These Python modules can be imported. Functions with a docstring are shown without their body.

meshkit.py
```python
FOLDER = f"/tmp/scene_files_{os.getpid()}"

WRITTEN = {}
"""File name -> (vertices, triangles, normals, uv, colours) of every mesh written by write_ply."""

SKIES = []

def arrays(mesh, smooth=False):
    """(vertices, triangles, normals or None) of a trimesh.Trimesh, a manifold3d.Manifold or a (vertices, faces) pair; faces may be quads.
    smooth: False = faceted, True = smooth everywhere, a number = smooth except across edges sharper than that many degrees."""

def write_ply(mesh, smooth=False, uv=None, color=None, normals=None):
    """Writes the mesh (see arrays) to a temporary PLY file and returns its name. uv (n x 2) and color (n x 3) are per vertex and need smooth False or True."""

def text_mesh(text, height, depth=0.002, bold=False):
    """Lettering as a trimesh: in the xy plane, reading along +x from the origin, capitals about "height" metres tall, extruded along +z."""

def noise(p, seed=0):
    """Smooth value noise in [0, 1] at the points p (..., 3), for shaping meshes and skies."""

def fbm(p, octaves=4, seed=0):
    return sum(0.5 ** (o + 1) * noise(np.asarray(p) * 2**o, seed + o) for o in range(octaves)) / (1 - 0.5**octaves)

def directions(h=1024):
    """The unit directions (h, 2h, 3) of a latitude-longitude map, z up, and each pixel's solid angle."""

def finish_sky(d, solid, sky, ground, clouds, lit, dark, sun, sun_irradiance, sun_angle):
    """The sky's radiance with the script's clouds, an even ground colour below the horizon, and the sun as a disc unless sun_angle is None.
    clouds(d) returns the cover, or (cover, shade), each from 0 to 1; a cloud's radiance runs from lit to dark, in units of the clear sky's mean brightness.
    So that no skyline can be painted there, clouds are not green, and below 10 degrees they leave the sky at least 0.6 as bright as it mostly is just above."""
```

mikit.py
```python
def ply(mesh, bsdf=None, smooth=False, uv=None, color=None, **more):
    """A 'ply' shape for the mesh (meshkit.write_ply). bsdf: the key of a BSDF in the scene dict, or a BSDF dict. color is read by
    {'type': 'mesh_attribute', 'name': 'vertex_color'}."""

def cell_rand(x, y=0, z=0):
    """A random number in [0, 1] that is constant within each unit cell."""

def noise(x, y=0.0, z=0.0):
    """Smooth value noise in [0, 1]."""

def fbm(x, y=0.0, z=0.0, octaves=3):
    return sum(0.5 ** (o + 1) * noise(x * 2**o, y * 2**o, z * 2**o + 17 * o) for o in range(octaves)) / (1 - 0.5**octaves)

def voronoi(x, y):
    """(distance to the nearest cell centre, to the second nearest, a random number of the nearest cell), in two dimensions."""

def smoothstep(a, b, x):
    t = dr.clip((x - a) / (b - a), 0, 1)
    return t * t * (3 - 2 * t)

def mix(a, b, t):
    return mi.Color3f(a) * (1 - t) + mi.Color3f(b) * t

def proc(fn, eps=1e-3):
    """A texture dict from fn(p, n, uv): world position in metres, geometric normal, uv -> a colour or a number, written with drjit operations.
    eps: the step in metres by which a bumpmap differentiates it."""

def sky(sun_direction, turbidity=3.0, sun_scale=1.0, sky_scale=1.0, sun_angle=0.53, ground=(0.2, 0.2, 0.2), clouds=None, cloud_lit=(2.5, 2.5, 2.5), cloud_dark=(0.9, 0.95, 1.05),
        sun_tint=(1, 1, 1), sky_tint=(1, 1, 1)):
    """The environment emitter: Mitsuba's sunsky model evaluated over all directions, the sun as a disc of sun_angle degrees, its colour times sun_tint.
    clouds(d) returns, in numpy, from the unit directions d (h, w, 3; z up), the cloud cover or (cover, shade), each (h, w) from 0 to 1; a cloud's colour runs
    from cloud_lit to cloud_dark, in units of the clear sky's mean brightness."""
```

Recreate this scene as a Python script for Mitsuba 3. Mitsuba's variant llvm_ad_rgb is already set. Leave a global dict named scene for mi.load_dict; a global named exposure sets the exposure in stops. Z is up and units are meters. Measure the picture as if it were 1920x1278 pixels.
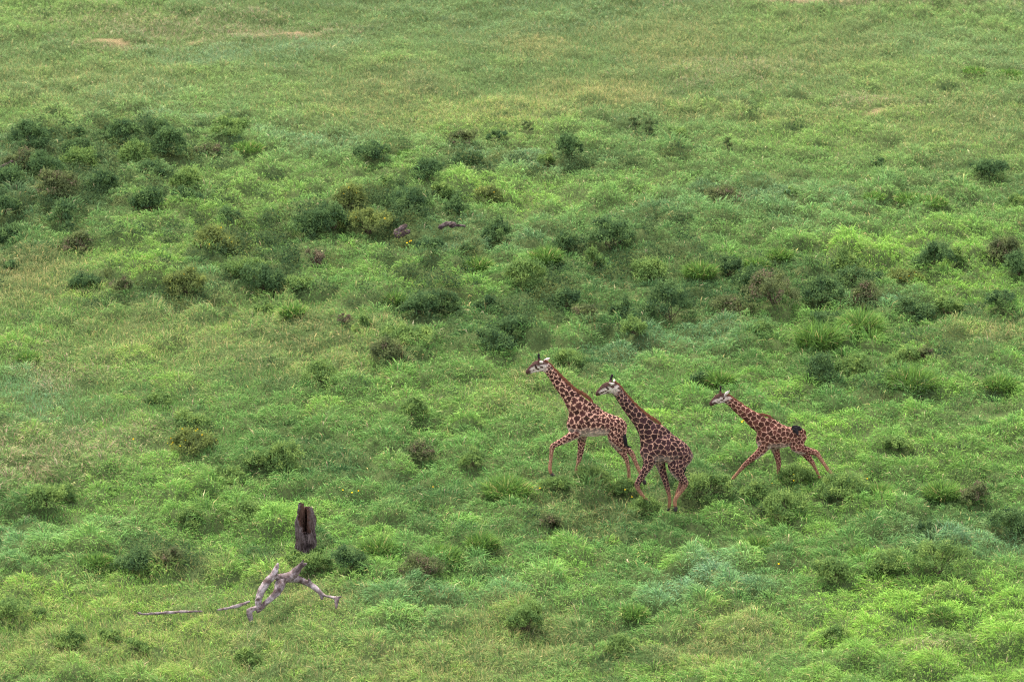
import math
import numpy as np, trimesh, drjit as dr, mitsuba as mi
import manifold3d as m3
from scipy.spatial import cKDTree
import mikit, meshkit

T = mi.ScalarTransform4f
scene, labels = {}, {}
rng = np.random.default_rng(11)

# ------------------------------------------------------------------ camera, sky, exposure
CAM_H, DEP, FOV = 45.0, math.radians(20.0), 15.0
W0, H0 = 1920.0, 1278.0
FPX = W0 / 2 / math.tan(math.radians(FOV / 2))
EYE = np.array([0.0, 0.0, CAM_H])
FWD = np.array([0.0, math.cos(DEP), -math.sin(DEP)])
UP = np.array([0.0, math.sin(DEP), math.cos(DEP)])
RIGHT = np.array([1.0, 0.0, 0.0])
scene['camera'] = {'type': 'thinlens', 'fov': FOV, 'fov_axis': 'x', 'near_clip': 1.0, 'far_clip': 9000.0,
                   'aperture_radius': 0.085, 'focus_distance': 121.0,
                   'to_world': T().look_at(origin=EYE.tolist(), target=(EYE + FWD * 100).tolist(), up=[0, 0, 1])}
scene['sky'] = mikit.sky([-0.25, 0.55, 0.80], turbidity=3, sun_scale=0.60, sun_angle=21, sun_tint=(.95, 1.0, 1.08), clouds=lambda d: 1.0,
                         cloud_lit=(1.68, 1.69, 1.73))
exposure = 3.77

def ray(px, py):
    d = FWD + (px - W0 / 2) / FPX * RIGHT + (H0 / 2 - py) / FPX * UP
    return d
def ground_at(px, py, z=0.0):
    d = ray(px, py)
    return EYE + d * ((z - CAM_H) / d[2])
def plane_at(px, py, n, c):                       # the point of the vertical plane n.p = c seen at that pixel
    d = ray(px, py)
    return EYE + d * ((c - n @ EYE) / (n @ d))
def px_m(p):                                      # pixels of the photograph per metre at point p
    return FPX / ((p - EYE) @ FWD)

# ------------------------------------------------------------------ materials
VC = {'type': 'mesh_attribute', 'name': 'vertex_color'}
scene['leaf_material'] = {'type': 'principledthin', 'base_color': VC, 'roughness': 0.62, 'diff_trans': 0.7, 'spec_trans': 0.0, 'eta': 1.35}
scene['hide_material'] = {'type': 'twosided', 'bsdf': {'type': 'principled', 'base_color': VC, 'roughness': 0.8, 'specular': 0.12}}
scene['wood_material'] = {'type': 'twosided', 'bsdf': {'type': 'principled', 'base_color': VC, 'roughness': 0.9, 'specular': 0.15}}
scene['soil_material'] = {'type': 'twosided', 'bsdf': {'type': 'diffuse', 'reflectance': VC}}

# ------------------------------------------------------------------ vegetation field (world coordinates, metres)
# zones: centre and half axes given where they were measured, turned into ground metres once
ZONES = [
    ('dry', 1140, 178, 120, 26, 1.0), ('dry', 930, 205, 170, 26, .65), ('dry', 1000, 95, 60, 22, .8), ('dry', 1230, 85, 120, 40, .6),
    ('dry', 740, 190, 160, 45, .5), ('dry', 1430, 215, 170, 14, .5), ('dry', 100, 540, 110, 40, .75), ('dry', 400, 640, 260, 60, .45),
    ('pink', 60, 850, 150, 60, .7), ('pink', 130, 700, 70, 25, .6), ('dry', 620, 670, 120, 40, .5), ('dry', 830, 1235, 220, 60, .55),
    ('dry', 1340, 1235, 130, 50, .6), ('dry', 590, 1130, 110, 36, .7), ('dry', 330, 1085, 90, 36, .5), ('dry', 1010, 770, 150, 60, .3),
    ('dry', 1085, 965, 130, 28, .35), ('dry', 1850, 640, 70, 28, .6), ('pink', 310, 40, 160, 20, .7), ('pink', 500, 62, 120, 10, .9),
    ('pink', 1550, 10, 240, 12, .8), ('pink', 240, 76, 90, 8, .8), ('dry', 60, 1150, 120, 60, .35), ('pink', 1640, 205, 60, 10, .6), ('dry', 150, 150, 200, 40, .35),
    ('pink', 1780, 1235, 40, 16, .6), ('dry', 1500, 120, 200, 60, .35), ('dry', 1780, 230, 160, 60, .35), ('pink', 1380, 135, 120, 30, .3),
    ('blue', 440, 96, 180, 20, 1.0), ('blue', 330, 218, 90, 12, .8), ('blue', 930, 285, 150, 24, .9), ('blue', 590, 260, 160, 30, .6),
    ('blue', 1290, 1108, 130, 32, .9), ('blue', 1840, 1030, 110, 40, .65), ('blue', 60, 735, 90, 36, .8), ('blue', 1640, 590, 90, 24, .8),
    ('blue', 100, 1020, 120, 40, .4), ('blue', 400, 560, 80, 25, .4), ('blue', 1450, 400, 200, 40, .35), ('blue', 870, 450, 150, 40, .4), ('blue', 120, 300, 240, 70, .45),
    ('blue', 1260, 650, 140, 30, .5), ('blue', 250, 170, 200, 30, .4), ('blue', 1060, 40, 250, 40, .3), ('blue', 820, 1130, 150, 40, .35), ('blue', 1780, 90, 90, 30, .4),
    ('bright', 1450, 50, 130, 30, .8), ('bright', 1780, 50, 120, 30, .6), ('bright', 1640, 140, 80, 14, .8), ('bright', 1500, 300, 200, 50, .35),
    ('bright', 1690, 1160, 170, 60, .6), ('bright', 1560, 870, 90, 50, .5), ('bright', 620, 330, 180, 60, .5), ('bright', 560, 420, 120, 30, .4), ('bright', 230, 920, 160, 50, .4),
    ('bright', 1450, 640, 200, 60, .4), ('bright', 900, 760, 220, 60, .4), ('bright', 330, 960, 220, 60, .5), ('bright', 1750, 870, 170, 50, .5), ('bright', 1430, 985, 160, 40, .4), ('bright', 760, 540, 140, 30, .4),
    ('bright', 1640, 440, 250, 40, .5), ('bright', 1040, 350, 200, 30, .45), ('bright', 1620, 1200, 120, 50, .5), ('bright', 1160, 760, 60, 40, .4),
    ('dark', 110, 320, 230, 76, 1.0), ('dark', 620, 425, 220, 40, .7), ('dark', 450, 500, 120, 40, .6), ('dark', 1430, 560, 260, 40, .95), ('dark', 830, 600, 200, 40, .5),
    ('dark', 1200, 500, 200, 60, .4), ('dark', 1400, 940, 150, 30, .5), ('dark', 250, 1075, 120, 22, .6), ('dark', 960, 290, 260, 24, .45), ('dark', 1700, 710, 150, 40, .35), ('dark', 1700, 590, 160, 25, .5),
    ('dry', 260, 1225, 480, 80, .45), ('dark', 1050, 555, 850, 55, .32), ('dark', 480, 440, 300, 60, .45), ('flat', 960, 100, 1300, 115, 1.0), ('flat', 1700, 230, 420, 70, .8), ('flat', 250, 700, 420, 130, .75), ('flat', 300, 1230, 500, 100, .8), ('flat', 1300, 1260, 800, 60, .6), ('flat', 60, 550, 170, 60, .8), ('flat', 900, 690, 200, 40, .3),
]
BARE = [(520, 59, 70, 4.0), (215, 74, 40, 4.0), (1480, 2, 90, 6.0), (1640, 217, 26, 3.0), (370, 68, 12, 4)]
def zone_ground(cx, cy, rx, ry):
    p = ground_at(cx, cy)
    d = np.linalg.norm(p - EYE)
    return p[0], p[1], rx * d / FPX, ry * d / FPX * d / CAM_H
ZG = [(k, *zone_ground(*q), w) for k, *q, w in ZONES]
BG = [zone_ground(*q) for q in BARE]
def warp(x, y):
    p = np.stack([x * 0.28, y * 0.2, x * 0], -1)
    return x + (meshkit.fbm(p, 3, 5) - .5) * 3.4, y + (meshkit.fbm(p, 3, 9) - .5) * 5.0
def zone_fields(x, y):
    xw, yw = warp(x, y)
    out = {k: np.zeros_like(x) for k in ('dry', 'pink', 'blue', 'bright', 'dark', 'flat')}
    for k, cx, cy, rx, ry, w in ZG:
        q = ((xw - cx) / rx) ** 2 + ((yw - cy) / ry) ** 2
        out[k] = np.maximum(out[k], w * np.exp(-0.7 * q ** 1.3))
    bare = np.zeros_like(x)
    xb, yb = x + (xw - x) * .5, y + (yw - y) * .5
    for cx, cy, rx, ry in BG:
        bare = np.maximum(bare, np.exp(-(((xb - cx) / rx) ** 2 + ((yb - cy) / ry) ** 2)))
    out['bare'] = bare
    return out

Y0, Y1 = ground_at(960, 1278)[1] - 5, ground_at(960, 0)[1] + 7
def half_width(y):
    return np.sqrt(y * y + CAM_H ** 2) * math.tan(math.radians(FOV / 2)) * 1.04 + 5.0

# grass clumps that give the field its lumps
def poisson(n, rad, seed):
    r = np.random.default_rng(seed)
    y = r.uniform(Y0, Y1, n); x = r.uniform(-1, 1, n) * half_width(y)
    z = zone_fields(x, y)
    keep = r.random(n) < 1.0 - 0.72 * np.clip(z['flat'], 0, 1)
    x, y = x[keep], y[keep]
    R = rad[0] + (rad[1] - rad[0]) * r.random(len(x)) ** 2.2
    p = np.stack([x, y], 1)
    near = cKDTree(p).query_ball_point(p, R * 1.05)
    ok = np.ones(len(p), bool); done = np.zeros(len(p), bool)
    for i in range(len(p)):
        if ok[i]:
            done[i] = True
            for j in near[i]:
                if j != i and not done[j]:
                    ok[j] = False
    return p[ok], R[ok]
TP, TR = poisson(19000, (0.22, 0.90), 3)
_n = len(TP)
TH = TR * rng.uniform(0.2, 1.05, _n)
TF = zone_fields(TP[:, 0], TP[:, 1])['flat']
TH *= 1 - 0.65 * np.clip(TF, 0, 1)
TTONE = rng.normal(0, 1, _n)
# trodden or open spots: under the running hooves, round the stump and the dead wood
OPEN = [(1037, 893), (1037, 905), (1078, 897), (1180, 892), (1200, 897), (1215, 940), (1220, 952), (1255, 955), (1265, 960), (1378, 903), (1390, 912), (1460, 906), (1535, 897), (1565, 893),
        (571, 1050), (555, 1050), (590, 1050), (571, 1062), (560, 1066), (585, 1066), (571, 1074), (320, 1152), (430, 1145), (480, 1160), (520, 1150), (630, 1145), (752, 448), (845, 434), (5, 325)]
_o = np.array([ground_at(*q)[:2] for q in OPEN])
_dd, _ = cKDTree(_o).query(TP)
TH *= np.clip(.25 + (_dd - .4) * .8, .25, 1)
TTREE = cKDTree(TP)
def clumps(x, y, k=4):
    pw = np.stack([x * 1.9, y * 1.7, 0 * x], -1)
    d, i = TTREE.query(np.stack([x + (meshkit.noise(pw, 61) - .5) * .55, y + (meshkit.noise(pw, 62) - .5) * .6], -1), k=k)
    w = np.clip(1 - (d / TR[i]) ** 2, 0, 1)
    h = (TH[i] * w)
    b = np.argmax(h, axis=-1)
    r = np.arange(len(x))
    bi = i[r, b]
    return h[r, b], w[r, b], bi, d[r, b] / TR[bi]
def terrain(x, y):
    x, y = np.asarray(x, float), np.asarray(y, float)
    h, w, bi, q = clumps(x.ravel(), y.ravel())
    p = np.stack([x.ravel() * .22, y.ravel() * .22, 0 * x.ravel()], -1)
    far = np.clip((np.abs(x.ravel()) - 40) / 100, 0, 1) + np.clip((y.ravel() - 200) / 100, 0, 1)
    p2 = np.stack([x.ravel() * .9, y.ravel() * .8, 0 * x.ravel()], -1)
    z = h * 0.62 + (meshkit.fbm(p, 3, 2) - 0.5) * 0.55 + (meshkit.fbm(p2, 3, 12) - .5) * .30
    return (z * np.clip(1 - far, 0, 1)).reshape(x.shape)
def ground_z(x, y):
    return float(terrain(np.array([x]), np.array([y]))[0])

# ground: one sheet, fine where the camera looks, wide cells out to the horizon
def lines(a, b, step, out):
    inner = np.arange(a, b + step / 2, step)
    o = step * 2 * 1.45 ** np.arange(22); o = np.cumsum(o); o = o[o < out]
    return np.concatenate([a - o[::-1], inner, b + o])
gx, gy = lines(-28, 28, 0.26, 4000), lines(Y0 - 2, Y1 + 2, 0.30, 4000)
GX, GY = np.meshgrid(gx, gy)
GZ = terrain(GX, GY)
idx = np.arange(GX.size).reshape(GX.shape)
GZ = GZ - .03
quads = np.stack([idx[:-1, :-1], idx[:-1, 1:], idx[1:, 1:], idx[1:, :-1]], -1).reshape(-1, 4)
_p = np.stack([GX, GY, 0 * GX], -1).reshape(-1, 3)
_b = np.clip(zone_fields(GX.ravel(), GY.ravel())['bare'] * 1.4 - .25, 0, .55)[:, None]
_s = (meshkit.fbm(_p * 1.3, 3, 4) - .3)[:, None] * 1.6
_c = np.array([.040, .062, .024]) + np.clip(_s, 0, 1) * np.array([.028, .028, .014])
_d = np.array([.24, .165, .105]) * (.8 + .4 * meshkit.fbm(_p * 2.5, 3, 6)[:, None])
_o = np.clip(np.maximum.reduce([(np.abs(GX) - half_width(np.clip(GY, Y0, Y1))) / 1.5, (Y0 - GY) / 1.5, (GY - Y1) / 1.5]), 0, 1).ravel()[:, None]
_c = _c * (1 - _o) + np.array([.072, .118, .040]) * (.7 + .6 * meshkit.fbm(_p * .7, 4, 8)[:, None]) * _o
scene['ground'] = mikit.ply((np.stack([GX, GY, GZ], -1).reshape(-1, 3), quads), 'soil_material', smooth=True, color=_c * (1 - _b) + _d * _b)
labels['ground'] = {'label': 'rolling savanna ground under the green grass', 'kind': 'structure'}
# ------------------------------------------------------------------ leaves and blades
def blades(root, L, w, az, lean, col, tipcol, r, twist=1.2):
    n = len(root)
    h = np.stack([np.cos(az), np.sin(az), 0 * az], -1); up = np.array([0, 0, 1.0])
    a0, a1 = lean * 0.45, np.minimum(lean * 1.7, 2.3)
    mid = root + L[:, None] * 0.55 * (h * np.sin(a0)[:, None] + up * np.cos(a0)[:, None])
    tip = mid + L[:, None] * 0.48 * (h * np.sin(a1)[:, None] + up * np.cos(a1)[:, None])
    sa = az + np.pi / 2 + r.uniform(-1, 1, n) * twist
    s = np.stack([np.cos(sa), np.sin(sa), 0 * sa], -1) * w[:, None] / 2
    v = np.stack([root, mid - s, mid + s, tip], 1).reshape(-1, 3)
    f = (np.arange(n)[:, None, None] * 4 + np.array([[0, 2, 1], [1, 2, 3]])).reshape(-1, 3)
    c = np.stack([col, col, col, tipcol], 1).reshape(-1, 3)
    return v, f, np.clip(c, 0.005, 0.9)
def leaves(pos, size, nrm, col, r, ratio=0.5):
    n = len(pos)
    t = r.normal(size=(n, 3)); t -= (t * nrm).sum(1, keepdims=True) * nrm; t /= np.linalg.norm(t, axis=1, keepdims=True) + 1e-9
    b = np.cross(nrm, t)
    s = size[:, None]
    v = np.stack([pos - t * s * .5, pos + b * s * .5 * ratio - nrm * s * .06, pos + t * s * .5 - nrm * s * .12, pos - b * s * .5 * ratio - nrm * s * .06], 1).reshape(-1, 3)
    f = (np.arange(n)[:, None, None] * 4 + np.array([[0, 1, 2], [0, 2, 3]])).reshape(-1, 3)
    return v, f, np.clip(np.repeat(col, 4, 0), 0.005, 0.9)
def join(*ms):
    vs, fs, cs, at = [], [], [], 0
    for v, f, c in ms:
        vs.append(v); fs.append(f + at); cs.append(c); at += len(v)
    return np.vstack(vs), np.vstack(fs), np.vstack(cs)
def unit(v):
    return v / (np.linalg.norm(v, axis=-1, keepdims=True) + 1e-12)

C = {k: np.array(v) for k, v in dict(mid=(.118, .244, .070), bright=(.205, .380, .066), blue=(.150, .275, .165), dry=(.380, .335, .150),
     pink=(.340, .265, .190), dark=(.046, .100, .044), olive=(.155, .222, .090), tan=(.48, .42, .26)).items()}

# ------------------------------------------------------------------ plants that stand out: x, foot y, width, height (as measured), kind
PLANTS = [
 # upper left thicket
 (147,256,32,18,'dark'),(232,278,52,34,'dark'),(300,264,42,34,'dark'),(315,304,58,42,'dark'),(257,314,54,42,'leafy'),(185,360,58,40,'dark'),(110,388,64,48,'brown'),
 (80,252,38,18,'brown'),(55,292,64,38,'brown'),(140,292,44,28,'brown'),(148,318,54,38,'leafy'),(90,348,64,46,'dark'),(12,364,54,46,'dark'),(40,328,64,42,'brown'),
 (290,338,48,22,'dark'),(347,355,48,34,'leafy'),(275,400,48,42,'dark'),(425,272,44,26,'leafy'),(448,246,40,16,'leafy'),(388,294,42,18,'brown'),(465,297,62,22,'tussock'),
 (350,392,44,22,'dark'),(10,410,44,28,'dark'),(203,267,38,22,'brown'),(430,424,44,28,'dark'),(117,428,44,28,'brown'),
 # upper middle
 (870,277,44,26,'brown'),(930,271,32,14,'brown'),(992,263,28,20,'sapling'),(1070,280,27,28,'brown'),(1068,310,36,36,'dark'),(1024,312,30,24,'leafy'),
 (1190,251,28,24,'sapling'),(1217,251,18,24,'sapling'),(1270,259,30,16,'leafy'),(765,298,44,16,'tussock'),(698,318,54,24,'dark'),(800,348,50,28,'dark'),(880,307,48,16,'brown'),
 (722,357,32,20,'leafy'),(765,408,74,38,'dark'),(857,410,38,28,'dark'),(920,381,50,24,'flower'),(833,378,44,28,'leafy'),(655,403,44,48,'flower'),(692,446,92,50,'flower'),
 # upper right
 (1366,287,20,22,'sapling'),(1857,340,62,30,'dark'),(1783,353,32,14,'dark'),(1358,390,62,26,'brown'),(1705,397,58,22,'tussock'),(1750,402,62,22,'tussock'),
 (1893,151,54,18,'tussock'),(1828,151,48,14,'tussock'),(1487,379,32,14,'leafy'),(1640,397,44,18,'tussock'),(1650,317,26,12,'brown'),(1903,392,32,18,'leafy'),
 # left and centre left
 (15,462,48,42,'dark'),(20,512,36,18,'brown'),(128,442,27,24,'brown'),(145,480,44,28,'brown'),(158,547,48,28,'brown'),(226,562,34,28,'brown'),(345,556,66,44,'flower'),
 (493,549,62,56,'dark'),(460,526,62,34,'leafy'),(405,483,72,38,'flower'),(593,504,42,30,'twig'),(617,450,62,48,'dark'),(573,452,48,38,'dark'),
 (603,731,58,36,'leafy'),(302,757,42,18,'leafy'),(360,808,54,30,'leafy'),(50,692,54,20,'tussock'),(560,552,52,22,'leafy'),(548,604,50,30,'tussock'),(495,582,42,18,'leafy'),
 (360,848,72,36,'flower'),
 # centre
 (785,603,54,44,'dark'),(833,590,44,36,'dark'),(740,578,44,34,'tussock'),(912,595,40,28,'dark'),(873,477,38,22,'brown'),(803,487,44,22,'brown'),(897,508,54,34,'tussock'),
 (930,465,44,38,'dark'),(985,549,64,52,'leafy'),(1023,503,62,38,'tussock'),(1055,478,46,34,'dark'),(1145,479,78,50,'dark'),(1113,508,32,34,'leafy'),(1160,603,36,52,'dark'),
 (1255,604,80,76,'dark'),(1220,533,58,34,'leafy'),(1065,583,44,30,'dark'),(1100,615,44,28,'brown'),(953,643,62,42,'dark'),(925,671,62,34,'brown'),(735,706,64,50,'brown'),
 (680,638,34,28,'leafy'),(765,668,80,32,'leafy'),(645,617,26,18,'twig'),(1190,648,44,28,'leafy'),(775,803,44,34,'brown'),(1075,692,54,28,'leafy'),
 # centre right
 (1368,518,38,34,'dark'),(1418,515,50,32,'tussock'),(1463,500,50,28,'tussock'),(1313,533,64,38,'tussock'),(1410,553,54,38,'dark'),(1453,594,88,64,'brown'),(1543,585,64,44,'dark'),
 (1623,586,54,46,'brown'),(1710,595,84,32,'dark'),(1590,514,48,46,'leafy'),(1753,519,60,52,'dark'),(1793,503,34,28,'leafy'),(1880,495,54,50,'brown'),(1912,524,44,40,'dark'),
 (1617,543,74,26,'dark'),(1700,533,54,24,'flower'),(1617,649,76,64,'tussock'),(1537,676,88,60,'tussock'),(1545,733,54,50,'brown'),(1550,625,50,28,'brown'),(1600,708,54,34,'leafy'),
 (1693,703,50,34,'leafy'),(1728,692,34,22,'brown'),(1713,745,94,56,'tussock'),(1877,745,64,34,'tussock'),(1683,853,44,24,'brown'),(1347,731,64,34,'tussock'),(1310,728,32,24,'dark'),
 (1780,588,44,34,'leafy'),(1877,592,44,28,'brown'),(1373,592,64,28,'brown'),(1423,643,44,24,'leafy'),
 # lower left
 (123,941,38,32,'dark'),(83,973,60,34,'brown'),(213,927,22,15,'dark'),(180,1076,64,30,'tussock'),(250,1083,64,34,'dark'),(312,1078,44,30,'brown'),(430,915,50,30,'brown'),
 (530,893,66,46,'dark'),(478,888,44,28,'leafy'),(473,978,54,26,'leafy'),(355,992,44,20,'leafy'),(15,1178,64,28,'dark'),(133,1224,46,30,'dark'),
 (77,1171,28,18,'brown'),(210,1208,34,22,'dark'),(255,1223,38,18,'leafy'),(585,1083,54,34,'leafy'),(465,1243,44,24,'leafy'),
 (552,1058,26,15,'leafy'),(597,1058,26,15,'leafy'),
 # lower centre
 (660,1089,60,40,'dark'),(790,1104,64,42,'brown'),(825,1069,94,42,'tussock'),(710,1054,80,40,'tussock'),(905,1049,60,42,'tussock'),(1030,1001,38,30,'brown'),(985,1195,56,52,'leafy'),
 (1112,924,60,32,'leafy'),(885,888,40,30,'leafy'),(950,954,94,46,'tussock'),(1040,932,44,22,'leafy'),(1205,964,54,34,'leafy'),(1175,936,50,26,'leafy'),(1170,1238,54,34,'leafy'),
 (1190,1175,54,30,'tussock'),(787,871,44,24,'brown'),
 # lower right
 (1322,945,84,42,'leafy'),(1425,949,54,36,'leafy'),(1470,980,78,46,'leafy'),(1580,947,80,44,'leafy'),(1650,944,60,40,'tussock'),(1490,908,54,30,'dark'),(1767,944,66,42,'tussock'),
 (1828,949,44,36,'brown'),(1900,1015,74,56,'dark'),(1420,1035,68,32,'tussock'),(1557,1099,56,36,'dark'),(1745,1026,44,38,'dark'),(1765,1100,94,52,'leafy'),(1660,1089,64,40,'leafy'),
 (1617,1059,50,36,'tussock'),(1765,1178,54,24,'tussock'),(1565,1213,44,24,'brown'),
]
LOOK = dict(dark=('bush', 'bush', 'dark green leafy bush', 'dark green bushes'), leafy=('leafy_shrub', 'shrub', 'mid green leafy shrub', 'mid green shrubs'),
            brown=('scrub_bush', 'bush', 'olive brown scrub bush', 'olive brown scrub bushes'), tussock=('grass_tussock', 'grass clump', 'tall green grass tussock', 'tall grass tussocks'),
            sapling=('sapling', 'sapling', 'small upright dark sapling', 'upright dark saplings'), twig=('dry_shrub', 'shrub', 'dry twiggy brown shrub', 'dry twiggy shrubs'),
            flower=('flowering_bush', 'bush', 'yellow flowered olive bush', 'bushes with yellow flowers'))
def numbered(name, used={}):
    k = used.get(name, 0); used[name] = k + 1
    return name if k == 0 else f'{name}_{k:03d}'
def tubes(segs, col, sides=4):
    vs, fs, at = [], [], 0
    for pts, rad in segs:
        p = np.asarray(pts, float); t = unit(np.gradient(p, axis=0))
        a = unit(np.cross(t, [0.3, 0.9, 0.2])); b = np.cross(t, a)
        ang = np.arange(sides) * 2 * np.pi / sides
        v = p[:, None] + np.asarray(rad)[:, None, None] * (np.cos(ang)[None, :, None] * a[:, None] + np.sin(ang)[None, :, None] * b[:, None])
        i, j = np.meshgrid(np.arange(len(p) - 1), np.arange(sides), indexing='ij')
        q = np.stack([i * sides + j, i * sides + (j + 1) % sides, (i + 1) * sides + (j + 1) % sides, (i + 1) * sides + j], -1).reshape(-1, 4)
        vs.append(v.reshape(-1, 3)); fs.append(np.vstack([q[:, [0, 1, 2]], q[:, [0, 2, 3]]]) + at); at += len(p) * sides
    v = np.vstack(vs)
    return v, np.vstack(fs), np.tile(np.asarray(col, float), (len(v), 1))
BUSHC = dict(dark=[(.038, .074, .036), (.068, .124, .050), (.125, .205, .070)], leafy=[(.080, .145, .050), (.125, .205, .062), (.190, .275, .078)],
             brown=[(.066, .088, .044), (.102, .132, .058), (.150, .190, .072)], sapling=[(.045, .072, .034), (.070, .105, .042), (.115, .150, .058)],
             twig=[(.115, .095, .072), (.15, .13, .09), (.125, .135, .07)], flower=[(.085, .115, .046), (.130, .175, .056), (.185, .225, .065)])
FOOT = []
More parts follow.
